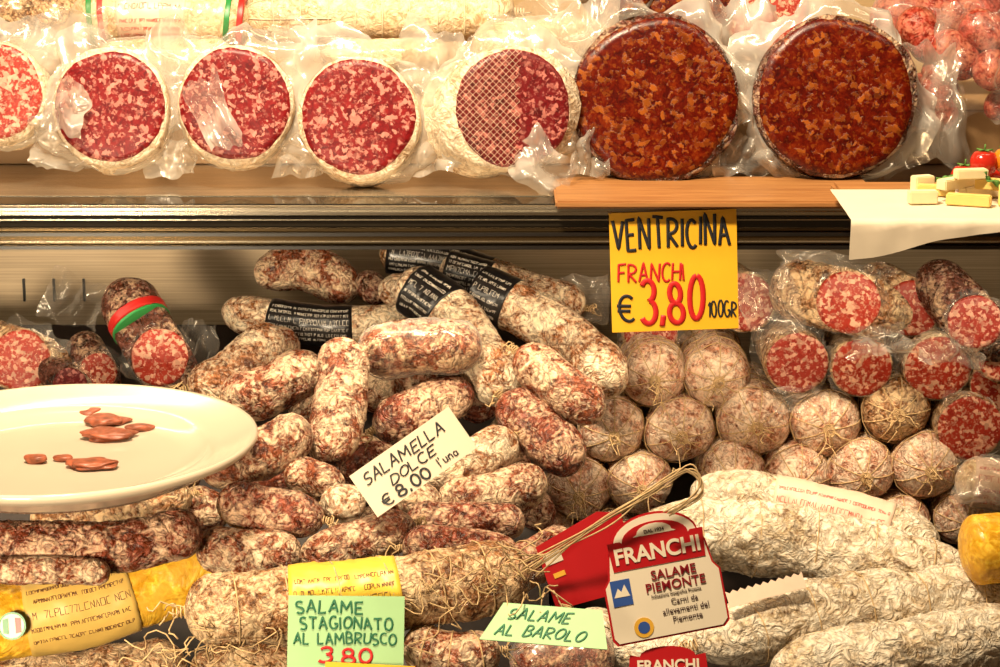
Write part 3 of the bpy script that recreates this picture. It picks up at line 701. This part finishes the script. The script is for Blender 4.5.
def font(txt,x,z,size,mat,parent,s,bold=0,name='lettering',align='CENTER',yoff=-.0009,sx=1):
    cu=bpy.data.curves.new('t','FONT'); cu.body=txt; cu.size=size*s; cu.offset=bold*s; cu.extrude=.0002; cu.align_x=align
    o=bpy.data.objects.new('t',cu); COL.objects.link(o); dg=bpy.context.evaluated_depsgraph_get(); dg.update()
    me=bpy.data.meshes.new_from_object(o.evaluated_get(dg)); bpy.data.objects.remove(o)
    me.transform(Matrix.Translation((x*s,yoff,z*s))@Matrix.Diagonal((sx,1,1,1))@Matrix.Rotation(math.pi/2,4,'X'))
    return link(name,me,mat,parent,smooth=False)
def poly(pts,s,mat,parent,y,name,th=.0006):
    bm=bmesh.new(); vs=[bm.verts.new((a*s,y,b*s)) for a,b in pts]; f=bm.faces.new(vs)
    r=bmesh.ops.extrude_face_region(bm,geom=[f])
    for v in [g for g in r['geom'] if isinstance(g,bmesh.types.BMVert)]: v.co.y+=th
    bmesh.ops.recalc_face_normals(bm,faces=bm.faces[:])
    me=bpy.data.meshes.new(name); bm.to_mesh(me); bm.free(); return link(name,me,mat,parent,smooth=False)
def sign(px,py,Y,rot,tilt,yaw,name,label,cat):
    p=U(px,py,Y); e=link(name,None,None,None,p,label,cat)
    e.matrix_world=Matrix.Translation(p)@Matrix.Rotation(math.radians(yaw),4,'Z')@Matrix.Rotation(math.radians(tilt),4,'X')@Matrix.Rotation(math.radians(-rot),4,'Y')
    return e,S(p)
INK=plain('black_marker',(.012,.012,.016),.5); RED=plain('red_marker',(.52,.008,.008),.5); GRN=plain('green_marker',(.015,.14,.06),.5)
YEL=plain('yellow_card',(.86,.45,.012),.55,noisy=.05); WHT=plain('white_card',(.74,.63,.47),.6,noisy=.04); LGR=plain('green_card',(.36,.60,.29),.6,noisy=.05)
def rect(w,h,j=0): return [(-w/2,-h/2),(w/2,-h/2+j),(w/2,h/2),(-w/2,h/2-j)]
e,s=sign(674,271,-.022,2,-6,0,'price_sign','yellow handwritten price card hanging on the shelf rail','sign')
poly(rect(127,120),s,YEL,e,0,'card')
hand('VENTRICINA',-60,24,116,30,3.4,INK,e,s,gap=.24); hand('FRANCHI',-56,-9,66,18,2.3,RED,e,s)
hand('€',-57,-48,17,25,3.2,INK,e,s); hand('3,80',-32,-50,60,42,5.4,RED,e,s,gap=.22); hand('100GR',33,-48,28,16,1.8,INK,e,s)
Yc=cardY(413,462,60,27,36)-.006
e,s=sign(413,462,Yc,36,-14,-4,'price_sign','small white handwritten price card tilted on the sausages','sign')
poly(rect(122,50),s,WHT,e,0,'card')
hand('SALAMELLA',-52,7,96,12,1.7,INK,e,s,slant=.15); hand('DOLCE',-30,-7,54,10,1.6,INK,e,s,slant=.15); hand('€',-48,-22,11,11,1.8,INK,e,s); hand('8,00',-30,-22,38,12,2.3,INK,e,s); hand("l'una",20,-20,22,10,1.2,INK,e,s)
Yg=cardY(346,634,56,33)-.022
e,s=sign(346,633,Yg,-2,-16,4,'price_sign','light green handwritten price card among front salami','sign')
poly(rect(116,74),s,LGR,e,0,'card')
hand('SALAME',-50,20,66,12,2.1,GRN,e,s);hand('STAGIONATO',-46,4,92,12,2.0,GRN,e,s);hand('AL LAMBRUSCO',-52,-11,102,11,1.8,GRN,e,s);hand('3,80',-26,-30,52,14,3.0,RED,e,s)
e,s=sign(370,668,Yg-.012,-3,-20,0,'price_sign','plain yellow paper slip at the case edge','sign'); poly(rect(90,8),s,YEL,e,0,'card')
REDP=plain('red_print',(.42,.008,.012),.35,noisy=.05); BLU=plain('blue_print',(.03,.08,.30),.4); NAVY=plain('dark_print',(.05,.02,.02),.5); GOLD=plain('gold_print',(.70,.38,.04),.4); DRED=plain('dark_red_print',(.22,.006,.012),.4)
PW=plain('tag_white',(.76,.67,.52),.4,noisy=.03)
Yt=min(cardY(664,580,56,58,9),cardY(585,562,46,34,20)-.012)
e,s=sign(662,577,Yt,9,-16,5,'product_tag','white and red salami tag with printed lettering','label')
body=[(-56,-60),(54,-60),(60,-54),(60,-2),(54,6),(50,30)]+arc(0,40,44,26,-2,182,18)+[(-50,30),(-54,6),(-60,-2),(-60,-54)]
poly(body,s,REDP,e,.0008,'tag_border'); poly([(a*.965,b*.965) for a,b in body],s,PW,e,0,'tag_card')
poly([(-47,13),(47,13),(49,42),(36,42)]+arc(0,40,34,17,0,180,14)+[(-36,42),(-49,42)],s,REDP,e,-.0006,'red_banner',.0005)
poly([(-22,44)]+arc(0,46,18,9,180,0,10)+[(22,44)],s,PW,e,-.0009,'emblem',.0003)
font('FRANCHI',0,20,22,PW,e,s,.6,yoff=-.0012,sx=.96); font('DAL 1934',0,46,5,NAVY,e,s,.1,yoff=-.0013)
font('SALAME',12,-1,13,DRED,e,s,.15); font('PIEMONTE',12,-13,13,DRED,e,s,.15)
font('Indicazione Geografica Protetta',11,-18.5,4.0,NAVY,e,s,0)
font('Carni da',18,-28,8,NAVY,e,s,.0); font('allevamenti del',18,-37,8,NAVY,e,s,.0); font('Piemonte',18,-46,8,NAVY,e,s,.0)
poly(rect(20,26),s,BLU,e,-.0006,'emblem',.0004).location=(-43*s,0,-8*s)
poly([(-8,-6),(-3,3),(0,-1),(4,6),(8,-6)],s,PW,e,-.0009,'emblem',.0002).location=(-43*s,0,-6*s)
poly(arc(0,0,10,10,0,345,24),s,GOLD,e,-.0006,'seal',.0004).location=(-27*s,0,-46*s)
poly(arc(0,0,6,6,0,345,20),s,BLU,e,-.0009,'seal',.0002).location=(-27*s,0,-46*s)
LN=[]
for k in range(7):
    jx=lambda a: random.uniform(-a,a)
    LN.append(catmull([U(528+jx(16),572+jx(8),Yt),U(600+jx(6),524+jx(5),Yt-.004),U(650+jx(5),493+jx(5),Yt),U(688+jx(5),468+jx(4),Yt+.004),U(700+jx(4),490+jx(5),Yt),U(668+jx(5),514+jx(2),Yt-.003)],36))
link('twine_loop',rope(LN,.0007,6),STR,label='frayed strands of natural twine holding the tag',cat='twine')
e,s=sign(584,560,Yt+.014,22,-15,0,'product_tag','glossy red folded salami tag','label')
poly([(-44,-36),(40,-46),(52,30),(30,40),(-40,30)],s,REDP,e,0,'tag_card'); poly(rect(18,12),s,PW,e,-.0006,'emblem',.0003).location=(-28*s,0,14*s)
poly(rect(12,5),s,GOLD,e,-.0006,'emblem',.0003).location=(-28*s,0,-4*s)
Yb=min(Yt-.04,cardY(546,625,60,10)-.02)
e,s=sign(546,625,Yb,-4,-62,-4,'price_sign','light green card lying slanted on plastic','sign')
poly([(-64,-25),(64,-25),(54,25),(-46,25)],s,LGR,e,0,'card')
hand('SALAME',-40,4,62,14,1.8,GRN,e,s,slant=.35);hand('AL BAROLO',-50,-18,88,14,1.8,GRN,e,s,slant=.35)
e,s=sign(668,662,Yt-.015,2,-20,0,'product_tag','white and red printed tag at the case edge','label')
poly([(-40,-14),(40,-14),(38,8)]+arc(0,6,28,10,0,180,10)+[(-38,8)],s,REDP,e,0,'tag_card'); font('FRANCHI',0,-8,15,PW,e,s,.4)
e,s=sign(12,626,cardY(12,626,12,12)-.006,5,-20,0,'round_sticker','round green white and red sticker on yellow wrapper','sticker')
poly(arc(0,0,14,14,0,345,24),s,FLAG[0],e,.0004,'sticker_border'); poly(arc(0,0,12,12,0,345,24),s,PW,e,0,'sticker_base'); poly([(-9,-7),(-3.5,-8),(-3.5,8),(-9,7)],s,FLAG[0],e,-.0008,'flag_stripe',.0005); poly([(3.5,-8),(9,-7),(9,7),(3.5,8)],s,FLAG[2],e,-.0008,'flag_stripe',.0005)
e,s=sign(766,590,cardY(766,590,38,8,15),15,-35,0,'paper_label','pinkish zigzag-edged paper label on chalky salami','label')
zz=[(-40+i*4,(6 if i%2 else 9)) for i in range(21)]
poly([(-40,-8),(40,-8)]+zz[::-1],s,PAPP,e,0,'tag_card')
# ------------------------------------------------------------ lights
def area(name,loc,target,sx,sy,power,col,spread=None):
    l=bpy.data.lights.new(name,'AREA'); l.shape='RECTANGLE'; l.size=sx;l.size_y=sy;l.energy=power;l.color=col
    if spread: l.spread=math.radians(spread)
    o=bpy.data.objects.new(name,l); COL.objects.link(o); o.location=loc
    o.rotation_euler=(Vector(target)-Vector(loc)).to_track_quat('-Z','Y').to_euler(); return o
W=(1,.80,.54)
area('lamp_upper',(0,-.14,.75),(0,.14,.16),1.5,.05,6.0,W)
area('lamp_front',(-.30,-.85,1.45),(0,0,-.1),.30,.12,58,W)
area('fill_under_plate',(-.7,-1.6,.05),(-.42,0,-.28),.3,.3,3.5,W,50)  # added fill light, brightens the golden salami beneath the plate
area('lamp_under_shelf',(0,-.0,.083),(0,.12,-.2),1.6,.02,2.4,W)
w=bpy.data.worlds.new('world'); SC.world=w; w.use_nodes=True; w.node_tree.nodes['Background'].inputs[0].default_value=(1,.58,.27,1); w.node_tree.nodes['Background'].inputs[1].default_value=.10
SC.view_settings.view_transform='Standard'
